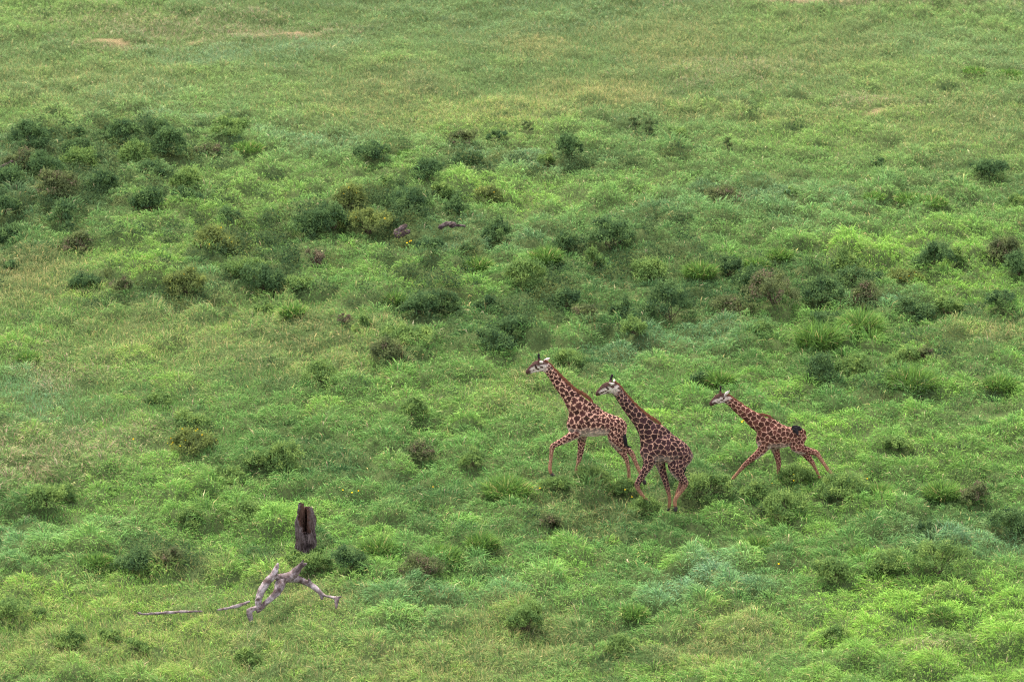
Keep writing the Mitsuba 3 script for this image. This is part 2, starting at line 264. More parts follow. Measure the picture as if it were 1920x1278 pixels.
def plant(px, py, wpx, hpx, kind, seed):
    r = np.random.default_rng(1000 + seed)
    g = ground_at(px, py); s = px_m(g)
    x, y = g[0], g[1]
    R = wpx / s / 2 * 1.28; Hh = hpx / s / 0.93 * 1.0
    # the foot seen is the near rim: the middle stands half a depth further back
    D = R * r.uniform(0.75, 0.95)
    y += D * 0.55
    z = ground_z(x, y) + 0.04
    name, cat, look, group = LOOK[kind]
    key = numbered(name)
    o = np.array([x, y, z])
    FOOT.append((x, y, R, kind))
    area = wpx * hpx * (1024 / 1920) ** 2
    if kind == 'tussock':
        n = int(np.clip(area * 2.3, 240, 1800))
        a = r.uniform(0, 2 * np.pi, n); q = np.sqrt(r.random(n))
        root = o + np.stack([np.cos(a) * q * R * .72, np.sin(a) * q * D * .72, 0 * a], -1)
        L = Hh * r.uniform(.35, 1.0, n) * (1.05 - .35 * q)
        col = C['mid'] * .62 + (C['bright'] - C['mid']) * .7 * np.clip(r.normal(.35, .3, n), 0, 1)[:, None]
        col = col * np.exp(r.normal(-.02, .28, n))[:, None]
        dry = r.random(n) < .05
        col[dry] = C['dry']
        v, f, c = blades(root, L, r.uniform(.012, .030, n) * 60 / s, a + r.normal(0, .9, n), np.clip(.2 + .6 * q + r.normal(0, .15, n), .05, 1.4), col, col * 1.1 + .01, r)
        scene[key] = mikit.ply((v, f), 'leaf_material', color=c)
    else:
        pal = np.array(BUSHC[kind])
        tall = kind in ('sapling', 'twig')
        ncl = int(np.clip(area / 9, 14, 70)) if not tall else 9
        th = r.uniform(0, 2 * np.pi, ncl)
        ph = r.random(ncl) ** .6
        # a few leaders of unequal height make the outline
        nl = 3 + int(area > 350) + int(area > 700) + int(area > 1100)
        la = r.uniform(0, 2 * np.pi, nl); lq = r.uniform(.25, .8, nl); lh = r.uniform(.5, 1.0, nl); lh[0] = 1.0
        lx, ly = np.cos(la) * lq, np.sin(la) * lq
        ux, uy = np.cos(th) * ph, np.sin(th) * ph
        dd = np.hypot(ux[:, None] - lx, uy[:, None] - ly)
        crest = (lh[None] * np.sqrt(np.clip(1 - (dd / .85) ** 2, .02, 1))).max(1) * (1 - .25 * ph ** 2)
        cc = np.stack([ux * R * .95, uy * D * .95, Hh * np.maximum(.12, crest * np.sqrt(r.uniform(.15, 1, ncl)))], -1)
        if tall: cc = np.stack([ux * R * .7, uy * R * .7, Hh * r.uniform(.25, 1, ncl)], -1)
        n = int(np.clip(area * (4.6 if not tall else 2.2), 240, 3600))
        ci = np.minimum((r.random(n) ** 1.15 * ncl).astype(int), ncl - 1)
        d = unit(r.normal(size=(n, 3))) * (r.random(n) ** .5)[:, None]
        cs = (.085 + .05 * r.random(ncl)) * np.clip(R / .45, .7, 1.5) * (62 / s) ** .5
        if tall: cs *= .75
        pos = cc[ci] + d * cs[ci][:, None] * np.array([1.15, 1.15, .85])
        nr = unit(d * .8 + np.array([0, 0, .6]) + r.normal(size=(n, 3)) * .6)
        tone = np.clip(r.normal(.45, .30, ncl)[ci] + r.normal(0, .11, n), 0, .999) * 2
        k = tone.astype(int); fr = (tone - k)[:, None]
        col = pal[k] * (1 - fr) + pal[np.minimum(k + 1, 2)] * fr
        if kind in ('brown', 'twig'):
            w_ = (r.random(ncl) < (.22 if kind == 'brown' else .5))[ci] & (r.random(n) < .6)
            col[w_] = np.array([.135, .108, .078]) * r.uniform(.7, 1.3, w_.sum())[:, None]
        col = col * np.exp(r.normal(0, .12, n))[:, None]
        size = r.uniform(.045, .11, n) * np.clip(62 / s, .8, 1.5)
        if tall: size *= .85
        v, f, c = leaves(o + pos, size, nr, col, r, .45)
        # leafy shoots standing out of the outline
        ns = int(n * (.20 if not tall else .1))
        si = r.integers(0, n, ns)
        sr = o + pos[si]
        sh = blades(sr, r.uniform(.07, .20, ns) * np.clip(Hh / .6, .6, 1.3), r.uniform(.014, .026, ns), r.uniform(0, 6.28, ns), r.uniform(.1, .9, ns), col[si] * 1.1, col[si] * 1.15, r)
        v, f, c = join((v, f, c), sh)
        scene[key + '__foliage'] = mikit.ply((v, f), 'leaf_material', color=c)
        segs = []
        for i in range(min(ncl, 12 if area > 350 else 5)):
            b = o + np.array([r.normal(0, R * .12), r.normal(0, D * .12), -.05])
            e = o + cc[i] * [1, 1, 1.05 if not tall else 1.2]
            m = (b + e) / 2 + np.array([r.normal(0, .04), r.normal(0, .04), .1 * Hh])
            q_ = min(1.0, Hh / .8)
            segs.append(([b, m, e], [.014 * q_, .010 * q_, .004 * q_]))
        if kind == 'twig':
            for i in range(26):
                a = r.uniform(0, 6.28); e = o + np.array([np.cos(a) * R * r.uniform(.3, 1), np.sin(a) * D * r.uniform(.3, 1), Hh * r.uniform(.6, 1.1)])
                b = o + np.array([r.normal(0, R * .1), r.normal(0, D * .1), 0])
                segs.append(([b, (b + e) / 2 + r.normal(0, .04, 3), e], [.013, .010, .004]))
        v, f, c = tubes(segs, (.075, .055, .042))
        scene[key + '__stem'] = mikit.ply((v, f), 'wood_material', color=c)
        if kind == 'flower':
            nf = int(np.clip(area / 40, 7, 22))
            si = r.integers(0, n, nf); si = si[np.argsort(-pos[si, 2])][:max(5, nf)]
            p = o + pos[si] + np.array([0, -.03, .05])
            v, f, c = leaves(p, r.uniform(.045, .07, nf), unit(r.normal(size=(nf, 3)) * .3 + [0, -.5, .8]), np.array([.75, .48, .02]) * r.uniform(.7, 1, nf)[:, None], r, .95)
            scene[key + '__blossom'] = mikit.ply((v, f), 'leaf_material', color=c)
            labels[key + '__blossom'] = {'label': 'small yellow flowers', 'kind': 'stuff'}
    return key
def where(px, py):
    if py < 440 and px < 490: return 'in the upper left thicket'
    if py < 240: return 'in the far grass'
    if py < 330 and px < 1300: return 'along the far thicket edge'
    if py < 420: return 'beyond the thicket' if px > 1300 else 'among the far clumps'
    if 600 > py and px > 1130: return 'in the thicket behind the giraffes'
    if px > 1290 and py < 760: return 'behind the rearmost giraffe'
    if py > 860 and px > 1300: return 'in front of the rearmost giraffe'
    if py > 860 and px < 680: return 'in the grass round the stump'
    if py > 860: return 'in the foreground grass'
    if px < 640: return 'in the left hand meadow'
    return 'left of the giraffes' if py > 600 else 'in the middle thicket'

# ------------------------------------------------------------------ stump
WOODC = dict(dark=(.030, .020, .022), mid=(.080, .053, .052), pale=(.36, .315, .350), red=(.075, .040, .033))
def wood_colors(v, pale, seed, axis_scale=(9, 9, 1.6)):
    s = meshkit.fbm(v * np.array(axis_scale), 4, seed); q = meshkit.fbm(v * 5.0, 3, seed + 3); k = meshkit.noise(v * 26.0, seed + 7)
    t = np.clip((s - .32) * 2.6, 0, 1)[:, None]
    c = np.array(WOODC['mid']) * (1 - t) + np.array(WOODC['pale']) * t * pale + np.array(WOODC['mid']) * t * (1 - pale)
    d = np.clip((.50 - q) * 6, 0, 1)[:, None] * (1 - .55 * pale)
    c = c * (1 - d) + np.array(WOODC['dark']) * d
    crack = np.clip((k - .72) * 5, 0, 1)[:, None] * .6
    return np.clip(c * (1 - crack) + np.array(WOODC['dark']) * crack, .01, .8)
LOW = []
def stump():
    g = ground_at(572, 1050); s = px_m(g)
    x, y = g[0], g[1] + .3
    z0 = ground_z(x, y) - .16
    LOW.extend([[x - .25, y - .5], [x + .25, y - .5], [x, y - .8]])
    nth, nz = 220, 150
    th = np.linspace(0, 2 * np.pi, nth, endpoint=False)              # th = -pi/2 faces the camera
    k = 1 / s / .925
    def bump(c, w): return np.exp(-((np.angle(np.exp(1j * (th - c)))) / w) ** 2)
    fr = -np.pi / 2
    top = 80 * k + 0 * th
    top += 13 * k * bump(fr - 1.25, .36) - 37 * k * np.exp(-(np.abs(np.angle(np.exp(1j * (th - (fr + .05)))) / .92) ** 8)) + 3 * k * bump(fr + 1.2, .4) + 2 * k * bump(fr + np.pi, .9)
    top += (meshkit.fbm(np.stack([np.cos(th) * 5, np.sin(th) * 5, th * 0], -1), 4, 3) - .5) * (.10 + .2 * (np.sin(th) < 0))
    top -= np.abs(meshkit.noise(np.stack([np.cos(th) * 14, np.sin(th) * 14, th * 0], -1), 8) - .5) * (.08 + .16 * (np.sin(th) < 0))
    top += .12
    rb = 15.8 / s
    tt = np.linspace(0, 1, nz)
    def wall(inner):
        zz = tt[:, None] * (top[None] if not inner else 1) if not inner else (.62 + (top[None] - .62) * tt[:, None])
        ta = zz / 1.6
        rad = rb * (1.16 - .26 * ta + .12 * np.exp(-zz / .25))
        P = np.stack([np.cos(th)[None] * 3 + 0 * zz, np.sin(th)[None] * 3 + 0 * zz, zz * .55], -1)
        rid = (meshkit.fbm(P * 1.6, 4, 21) - .5) * .22 - np.abs(meshkit.noise(P * np.array([4.5, 4.5, 1.3]), 31) - .5) * .12 + (meshkit.noise(P * np.array([9, 9, 5]), 35) - .5) * .09 + (meshkit.noise(P * np.array([5, 5, 9]), 36) - .5) * .06
        rad = rad + rid
        if inner: rad = rad - .055 - .03 * (1 - tt[:, None]) + rid * .8 + (meshkit.fbm(P * np.array([3, 3, 4]), 4, 55) - .5) * .16
        rad = np.maximum(rad, .05)
        return np.stack([np.cos(th)[None] * rad, .9 * np.sin(th)[None] * rad, zz + 0 * rad], -1)
    o, i_ = wall(False), wall(True)[::-1]
    rings = np.concatenate([o, i_], 0)
    n = len(rings)
    v = rings.reshape(-1, 3)
    a, b = np.meshgrid(np.arange(n - 1), np.arange(nth), indexing='ij')
    q = np.stack([a * nth + b, a * nth + (b + 1) % nth, (a + 1) * nth + (b + 1) % nth, (a + 1) * nth + b], -1).reshape(-1, 4)
    f = np.vstack([q[:, [0, 1, 2]], q[:, [0, 2, 3]]])
    v = np.vstack([v, [[0, 0, .60]], [[0, 0, 0]]])
    j = np.arange(nth)
    f = np.vstack([f, np.stack([(n - 1) * nth + j, (n - 1) * nth + (j + 1) % nth, 0 * j + len(v) - 2], 1), np.stack([(j + 1) % nth, j, 0 * j + len(v) - 1], 1)])
    col = wood_colors(v, .34, 3, (18, 18, 2.2))
    inside = np.zeros(len(v), bool); inside[nz * nth:2 * nth * nz] = True
    m = meshkit.fbm(v * [9, 9, 3], 3, 5)[:, None]
    m2 = meshkit.noise(v * [30, 30, 7], 15)[:, None]
    red = np.array(WOODC['red']) * 1.25 * (.25 + 1.1 * m) * (.45 + 1.0 * m2)
    col[inside] = red[inside]
    col = col * .78
    v = v + [0.02, 0, 0] * v[:, 2:3] + np.array([x, y, z0])
    scene['tree_stump'] = mikit.ply((v, f), 'wood_material', smooth=True, color=col)
    labels['tree_stump'] = {'label': 'tall weathered dark tree stump with a hollow broken top', 'category': 'tree stump'}
stump()

# ------------------------------------------------------------------ fallen dead wood
ICO = trimesh.creation.icosphere(subdivisions=2).vertices
def blob(c, r, rl, yaw=0.0):
    v = ICO * [r, rl, r]
    ca, sa = math.cos(yaw), math.sin(yaw)
    return v @ np.array([[ca, sa, 0], [-sa, ca, 0], [0, 0, 1]]) + c
def soften(t, n, far):
    # smooths a mesh; a vertex that runs away (a sliver in the union) stays where it was
    v0 = np.array(t.vertices)
    trimesh.smoothing.filter_taubin(t, lamb=.5, nu=-.52, iterations=n)
    v1 = np.array(t.vertices)
    bad = ~np.isfinite(v1).all(1) | (np.linalg.norm(v1 - v0, axis=1) > far)
    v1[bad] = v0[bad]
    t.vertices = v1
def chain_mesh(chains, edge, smooth=14):
    parts = []
    for ch in chains:
        for (c0, r0, l0, w0), (c1, r1, l1, w1) in zip(ch[:-1], ch[1:]):
            parts.append(m3.Manifold.hull_points(np.vstack([blob(c0, r0, l0, w0), blob(c1, r1, l1, w1)])))
    m = m3.Manifold.batch_boolean(parts, m3.OpType.Add).refine_to_length(edge)
    q = m.to_mesh()
    t = trimesh.Trimesh(q.vert_properties[:, :3], q.tri_verts, process=True)
    soften(t, smooth, .05)
    return t
def limb_points(pts, ox, oy, zs, Y):
    out = []
    for zx, zy, rz, dy in pts:
        p = plane_at(ox + zx / zs, oy + zy / zs, np.array([0, 1.0, 0]), Y + dy)
        r = rz / zs / px_m(p) * (1.14 if zs == 9.129 else .8)
        out.append((p, r, r, 0.0))
    return out
def wood(key, chains, pale, seed, edge=.03, amp=.02, tone=1.0):
    for ch in chains:
        for p0, p1 in zip(ch[:-1], ch[1:]):
            for u in (0, .5, 1):
                q = p0[0] * (1 - u) + p1[0] * u
                if q[2] < .7: LOW.append(q[:2] - [0, .25])
    t = chain_mesh(chains, edge, 8)
    n = t.vertex_normals; v = np.array(t.vertices)
    v = v + n * ((meshkit.fbm(v * 7, 3, seed) - .5) * amp * 1.6 + (meshkit.noise(v * 22, seed + 1) - .5) * amp * .7)[:, None]
    scene[key] = mikit.ply((v, t.faces), 'wood_material', smooth=True, color=wood_colors(v, pale, seed, (12, 5, 9)) * tone)
YB = ground_at(468, 1166)[1]
B = lambda pts: limb_points(pts, 440, 1040, 9.129, YB)
wood('fallen_branch__trunk', [B([(690, 370, 42, .75), (800, 400, 72, .9), (880, 395, 76, 1.0), (970, 360, 74, 1.1), (1050, 275, 66, 1.15), (1120, 195, 40, 1.2), (1150, 140, 24, 1.2), (1168, 95, 13, 1.2)]),
     B([(1050, 290, 40, 1.3), (1140, 190, 30, 1.35), (1215, 150, 24, 1.4)])], .50, 41)
wood('fallen_branch__limb', [B([(738, 145, 20, .7), (705, 250, 42, .62), (660, 345, 56, .55), (560, 455, 58, .42), (470, 580, 57, .3), (412, 720, 53, .2), (405, 850, 50, .1), (400, 960, 32, .05)]),
     B([(735, 340, 22, .65), (690, 360, 40, .6)]), B([(420, 735, 30, .1), (352, 775, 10, .1)])], .86, 42)
wood('fallen_branch__limb_001', [B([(800, 420, 74, .88), (770, 520, 78, .7), (730, 640, 56, .5), (620, 745, 42, .3), (500, 845, 34, .15), (430, 935, 34, .08)]),
     B([(430, 900, 34, .06), (330, 910, 34, .0), (240, 955, 44, -.05), (262, 1050, 44, -.1), (285, 1170, 24, -.12)])], .76, 43)
wood('fallen_branch__limb_002', [B([(930, 400, 60, 1.05), (1080, 405, 52, 1.2), (1200, 460, 42, 1.15), (1290, 500, 44, 1.05), (1400, 580, 42, .95), (1490, 665, 32, .85), (1495, 745, 20, .8)]),
     B([(1490, 665, 22, .85), (1570, 702, 13, .75), (1690, 728, 22, .4), (1755, 745, 36, .2), (1735, 900, 18, .0)]), B([(1740, 735, 20, .2), (1830, 712, 12, .2)]), B([(1290, 480, 26, 1.05), (1272, 415, 15, 1.05)])], .78, 44)
labels['fallen_branch'] = {'label': 'forked bleached dead branch lying in front of the stump', 'category': 'dead branch'}
YB1 = ground_at(430, 1142)[1] - .75
L1 = lambda pts: limb_points(pts, 250, 930, 4.683, YB1)
wood('dead_log', [L1([(1018, 922, 10, .3), (980, 938, 20, .25), (900, 965, 20, .2), (820, 985, 15, .12), (740, 995, 10, .1)])], .8, 45)
labels['dead_log'] = {'label': 'short grey dead log in the grass just left of the forked branch', 'category': 'log'}
wood('dead_log_001', [L1([(600, 1010, 10, .1), (480, 1010, 14, .1), (330, 1018, 16, .1), (220, 1026, 16, .1), (140, 1030, 14, .1)]), L1([(70, 1030, 10, .1), (45, 1022, 15, .12)]), L1([(140, 1034, 12, .1), (70, 1034, 9, .1)])], .85, 46)
labels['dead_log_001'] = {'label': 'long thin grey log lying flat, leftmost of the dead wood', 'category': 'log'}
YF = ground_at(752, 446)[1] - .6
L2 = lambda pts: limb_points(pts, 700, 390, 9.6, YF)
wood('broken_log', [L2([(400, 450, 60, .0), (480, 400, 85, .1), (580, 330, 45, .2)]), L2([(440, 500, 65, -.05), (560, 450, 65, .0), (630, 420, 45, .1)])], .25, 47, .03, .08, .55)
labels['broken_log'] = {'label': 'dark split log in the far scrub, left of two', 'category': 'log'}
YF = ground_at(845, 432)[1] - .6
L2 = lambda pts: limb_points(pts, 700, 390, 9.6, YF)
wood('broken_log_001', [L2([(1190, 350, 36, .0), (1290, 300, 48, .1), (1400, 270, 45, .15), (1480, 290, 28, .2)]), L2([(1400, 310, 50, .0), (1480, 320, 30, .1), (1640, 325, 18, .15)])], .28, 48, .03, .08, .6)
labels['broken_log_001'] = {'label': 'dark broken log in the far scrub, right of two', 'category': 'log'}
YF = ground_at(5, 322)[1] - .9
L3 = lambda pts: limb_points(pts, 0, 220, 6.39, YF)
wood('broken_log_002', [L3([(-40, 640, 40, .0), (20, 605, 32, .1), (85, 560, 24, .2), (150, 525, 12, .3)])], .05, 49, .03, .05, .6)
labels['broken_log_002'] = {'label': 'dark log at the left edge of the photo among bushes', 'category': 'log'}

# ------------------------------------------------------------------ giraffes
def seg_near(v, A, Bq, ra, rb):
    ab = Bq - A; t = np.clip(((v - A) @ ab) / (ab @ ab + 1e-12), 0, 1)
    d = np.linalg.norm(v - (A + t[:, None] * ab), axis=1) - (ra + (rb - ra) * t)
    return d, t
def giraffe(key, crop, foot_px, yaw_deg, chains, extras, style, seed):
    """chains: {name: [(zx, zy, r, lateral m, lateral/in-plane ratio)]} measured in one enlarged crop; each becomes a limb of ONE skin."""
    ox, oy, zs = crop
    r_ = np.random.default_rng(seed)
    yaw = math.radians(yaw_deg)
    nrm = np.array([math.sin(yaw), math.cos(yaw), 0.0])
    f0 = ground_at(*foot_px)
    z_here = ground_z(f0[0], f0[1])
    c0 = nrm @ f0
    def P(zx, zy, lat):
        p = plane_at(ox + zx / zs, oy + zy / zs, nrm, c0 + lat)
        return p
    mpz = 1 / zs / px_m(f0)
    J, skin = {}, []
    for name, pts in chains.items():
        J[name] = [(P(q[0], q[1], q[3]), q[2] * mpz, q[2] * mpz * q[4]) for q in pts]
        skin.append([(p, r, rl, -yaw) for p, r, rl in J[name]])
    t = chain_mesh(skin, .045, 10)
    v, f = trimesh.remesh.subdivide_to_size(t.vertices, t.faces, .021)
    t = trimesh.Trimesh(v, f, process=True)
    soften(t, 6, .04)
    v, f = np.array(t.vertices), np.array(t.faces)
    n = np.array(t.vertex_normals)
    # what each vertex belongs to
    names = list(J)
    best = np.full(len(v), 9.0); part = np.zeros(len(v), int); tt = np.zeros(len(v))
    for ni, name in enumerate(names):
        ch = J[name]; m = len(ch) - 1
        for k in range(m):
            d, u = seg_near(v, ch[k][0], ch[k + 1][0], ch[k][1], ch[k + 1][1])
            hit = d < best
            best[hit], part[hit], tt[hit] = d[hit], ni, ((k + u) / m)[hit]
    isn = lambda s: np.isin(part, [i for i, q in enumerate(names) if q.startswith(s)])
    neck, head, leg, trunk = isn('neck'), isn('head'), isn('leg'), isn('trunk')
    hind = isn('leg_hind')
    S = style['scale']
    cell = np.full(len(v), .14 * S)
    cell[neck] = (.078 + .085 * tt[neck]) * S
    cell[trunk] = (.148 - .062 * tt[trunk]) * S
    cell[leg] = (.100 - .048 * np.clip(tt[leg] * 1.5, 0, 1)) * S
    cell[head] = .045
    # neighbours share a smooth cell size
    tree = cKDTree(v)
    order = r_.permutation(len(v))[:26000]
    cand = v[order]; cr = cell[order]
    nb = cKDTree(cand).query_ball_point(cand, cr)
    alive = np.ones(len(cand), bool); seeds = []
    for i in range(len(cand)):
        if alive[i]:
            seeds.append(i)
            alive[nb[i]] = False
    sp = cand[seeds]; ss = cr[seeds]
    jag = style['jag']
    w = np.stack([meshkit.noise(v * 15 / S, seed + k) - .5 for k in range(3)], -1) * .05 * S + np.stack([meshkit.noise(v * 34 / S, seed + 5 + k) - .5 for k in range(3)], -1) * .045 * jag * S
    d, i = cKDTree(sp).query(v + w * np.minimum(1, cell / .12)[:, None], k=2)
    edge = (d[:, 1] - d[:, 0]) / np.maximum(cell, .03)
    cellr = r_.random(len(sp))[i[:, 0]]
    ctr = d[:, 0] / cell
    # leaf-like notches running in from the edge of a patch
    dv = v - sp[i[:, 0]]
    e1 = unit(np.cross(n, [0.31, 0.2, 0.9])); e2 = np.cross(n, e1)
    ang = np.arctan2((dv * e2).sum(1), (dv * e1).sum(1))
    notch = (.5 + .5 * np.cos(ang * (4 + np.floor(cellr * 3)) + cellr * 20)) * np.clip(ctr * 1.7 - .15, 0, 1)
    lw = style['line'] + notch * style['star']
    m = np.clip((edge - lw) / .08 + .5, 0, 1)
    lower = np.where(leg, np.clip((tt - .40) / .45, 0, 1), 0)
    line = np.array([.52, .295, .225]) * np.ones((len(v), 1))
    line = line * (1 - lower[:, None]) + np.array([.42, .235, .15]) * lower[:, None]
    patch = np.array(style['patch']) * (1 + .8 * (cellr[:, None] - .5)) * (0.62 + .55 * np.clip(ctr, 0, 1))[:, None]
    tan = np.array([.17, .070, .040])
    patch = patch * (1 - lower[:, None]) + tan * lower[:, None]
    m = m * (1 - .30 * lower)
    col = line * (1 - m[:, None]) + patch * m[:, None]
    # pale belly and inner legs
    zt = v[:, 2]
    bel = np.zeros(len(v))
    if trunk.any():
        zmin, zmax = zt[trunk].min(), zt[trunk].max()
        low = np.clip((.34 + .22 * (meshkit.fbm(v * 4, 3, seed + 33) - .5) - (zt - zmin) / (zmax - zmin)) / .24, 0, 1) * np.clip((-n[:, 2] + .45) / .5, 0, 1)
        bel = np.where(trunk, low, 0)
    bel = bel * np.clip(style['belly'] + (meshkit.fbm(v * 5, 3, seed + 70) - .5) * 2.2, 0, 1)
    bel = np.maximum(bel, np.where(leg & (tt < .3), np.clip((-n[:, 2] - .2) * 1.6, 0, 1), 0))
    pale = np.array([.56, .46, .41])
    wb = (bel * (.75 + .25 * (1 - m)))[:, None]
    col = col * (1 - wb) + pale * wb
    # head: dark crown and nose, pale cheeks with small dark spots
    hx = J['head']
    ax = unit(hx[-1][0] - hx[0][0]); upv = unit(np.cross(np.cross(ax, [0, 0, 1.0]), ax))
    rel = (n @ upv)
    sp2 = meshkit.noise(v * 15, seed + 40)
    cheek = np.array([.50, .42, .40]) * (1 - np.clip((sp2 - .50) * 8, 0, 1)[:, None]) + np.array([.05, .028, .024]) * np.clip((sp2 - .50) * 8, 0, 1)[:, None]
    crown = np.array([.060, .030, .028])
    muzz = np.clip((tt - .66) / .2, 0, 1)
    dk = np.clip(np.maximum(np.clip((rel - .08) / .4, 0, 1), muzz), 0, 1)[:, None]
    hc = cheek * (1 - dk) + crown * dk
    col[head] = hc[head]
    nk = np.where(neck, np.clip((.14 - tt) / .12, 0, 1), 0)[:, None]
    col = col * (1 - nk) + (cheek * .6 + col * .4) * nk
    col = col * (0.92 + .16 * meshkit.noise(v * 40, seed + 60))[:, None]
    scene[key + '__body'] = mikit.ply((v, f), 'hide_material', smooth=True, color=np.clip(col, .008, .85))
    for ch in extras['hooves'][:style.get('bare_feet', 0)]:
        q = P(*ch[0][:2], ch[0][3]); LOW.append(q[:2] - [0, .45])
    def piece(name, chs, colfn, edge=.03, sm=5, amp=0.0):
        tm = chain_mesh([[(P(q[0], q[1], q[3]), q[2] * mpz, q[2] * mpz * q[4], -yaw) for q in ch] for ch in chs], edge, sm)
        vv = np.array(tm.vertices)
        if amp: vv = vv + np.array(tm.vertex_normals) * ((meshkit.noise(vv * 30, seed) - .5) * amp)[:, None]
        cc = colfn(vv) if callable(colfn) else np.tile(np.array(colfn, float), (len(vv), 1))
        scene[f'{key}__{name}'] = mikit.ply((vv, tm.faces), 'hide_material', smooth=True, color=np.clip(cc, .006, .85))
    chest = lambda vv: np.array([.12, .046, .028]) * (.7 + .7 * meshkit.noise(vv * 22, seed + 9))[:, None]
    piece('mane', [extras['mane']], chest, .025, 3, .03)
    for s_, nm in ((-1, 'ossicone'), (1, 'ossicone_001')):
        o = [(a, b, r, s_ * .055 * S, 1.0) for a, b, r in extras['ossicone']]
        top = P(*extras['ossicone'][-1][:2], 0)
        piece(nm, [o], lambda vv: np.where((vv[:, 2:3] > top[2] - .11), [[.018, .013, .016]], [[.085, .042, .035]]), .02, 2)
    for nm, ch in (('ear', extras['ear_near']), ('ear_001', extras['ear_far'])):
        piece(nm, [ch], extras.get('ear_col', (.50, .44, .43)), .02, 2)
    for s_, nm in ((-1, 'eye'), (1, 'eye_001')):
        ex, ey, er, el = extras['eye']
        piece(nm, [[(ex, ey, er, s_ * el, .8), (ex + er * .8, ey, er * .7, s_ * el, .8)]], (.012, .008, .008), .02, 1)
    for k, ch in enumerate(extras['hooves']):
        piece('hoof' + (f'_{k:03d}' if k else ''), [ch], (.045, .035, .038), .025, 1)
    piece('tail_tuft', [extras['tuft']], (.012, .010, .013), .025, 2, .05)
    labels[key + '__tail_tuft'] = {'label': 'black tail tuft'}
    labels[key + '__mane'] = {'label': 'chestnut mane'}

A = -.19                                            # near side, metres towards the viewer
giraffe('giraffe', (970, 640, 4.733), (1085, 906), 6, {
    'trunk': [(545, 735, 112, 0, .72), (600, 712, 130, 0, .74), (670, 722, 130, 0, .78), (750, 728, 112, 0, .8), (830, 738, 92, 0, .8), (890, 745, 78, 0, .8), (930, 748, 48, 0, .8)],
    'trunk_withers': [(545, 660, 95, 0, .55), (640, 590, 68, 0, .45), (740, 650, 45, 0, .6)],
    'neck': [(262, 225, 44, 0, .72), (310, 290, 46, 0, .7), (365, 368, 52, 0, .68), (462, 478, 70, 0, .66), (550, 585, 100, 0, .66)],
    'head': [(245, 212, 42, 0, .8), (195, 210, 46, 0, .82), (155, 218, 38, 0, .8), (120, 245, 27, 0, .85), (88, 272, 20, 0, 1.0)],
    'head_jaw': [(225, 232, 34, 0, .8), (150, 250, 24, 0, .75), (92, 282, 13, 0, 1.0)],
    'head_brow': [(200, 190, 30, 0, .7), (158, 192, 20, 0, .7), (120, 232, 18, 0, .7)],
    'leg_fore': [(540, 745, 72, A * .6, .5), (525, 815, 50, A, .65), (425, 872, 34, A, .8), (335, 915, 24, A, .9), (308, 926, 23, A, .95), (302, 1000, 17, A, .95), (292, 1085, 15, A, .95), (286, 1138, 18, A, .95), (300, 1170, 14, A, .95)],
    'leg_fore_far': [(575, 790, 62, -A * .6, .5), (572, 870, 38, -A, .75), (566, 950, 29, -A, .85), (556, 1012, 25, -A, .9), (540, 1085, 17, -A, .95), (522, 1150, 14, -A, .95), (512, 1195, 16, -A, .95), (508, 1225, 14, -A, .95)],
    'leg_hind': [(880, 770, 84, A * .5, .5), (868, 850, 66, A, .55), (912, 915, 46, A, .65), (985, 968, 30, A, .8), (1018, 990, 24, A, .85), (1050, 1075, 17, A, .95), (1088, 1160, 16, A, .95), (1108, 1200, 17, A, .95), (1120, 1228, 14, A, .95)],
    'leg_hind_far': [(870, 780, 76, -A * .5, .5), (860, 870, 56, -A, .6), (905, 950, 38, -A, .7), (962, 1020, 24, -A, .85), (980, 1090, 16, -A, .95), (993, 1165, 15, -A, .95), (990, 1205, 16, -A, .95), (985, 1235, 13, -A, .95)],
    'tail': [(925, 715, 26, -.02, 1), (955, 755, 20, -.05, 1), (960, 785, 11, -.12, 1), (955, 835, 8, -.28, 1)],
  }, dict(
    mane=[(248, 168, 9, 0, .6), (285, 200, 15, 0, .5), (350, 272, 17, 0, .45), (410, 332, 17, 0, .45), (500, 418, 17, 0, .4), (580, 462, 17, 0, .4), (645, 508, 15, 0, .4), (668, 540, 7, 0, .5)],
    ossicone=[(196, 172, 15), (190, 140, 9), (189, 116, 11)], eye=(160, 212, 8, .115),
    ear_near=[(222, 182, 9, -.10, .7), (208, 184, 13, -.20, .5), (200, 180, 6, -.30, .5)], ear_far=[(240, 168, 8, .08, .7), (264, 158, 13, .15, .5), (284, 146, 5, .20, .5)],
    hooves=[[(305, 1178, 15, A, .9), (324, 1192, 14, A, .9)], [(506, 1235, 16, -A, .9), (500, 1255, 17, -A, .9)], [(1122, 1235, 16, A, .9), (1130, 1255, 17, A, .9)], [(983, 1242, 15, -A, .9), (980, 1262, 16, -A, .9)]],
    tuft=[(952, 832, 10, -.30, 1), (956, 870, 17, -.32, .8), (966, 915, 15, -.33, .8), (985, 935, 6, -.33, .8), (1012, 940, 3, -.33, .8)]),
  dict(bare_feet=1, belly=.9, scale=1.0, jag=1.0, line=.03, star=.36, patch=(.064, .024, .023)), 21)
labels['giraffe'] = {'label': 'leading giraffe with ragged star patches, near foreleg lifted and bent', 'category': 'giraffe', 'group': 'giraffes running to the left'}

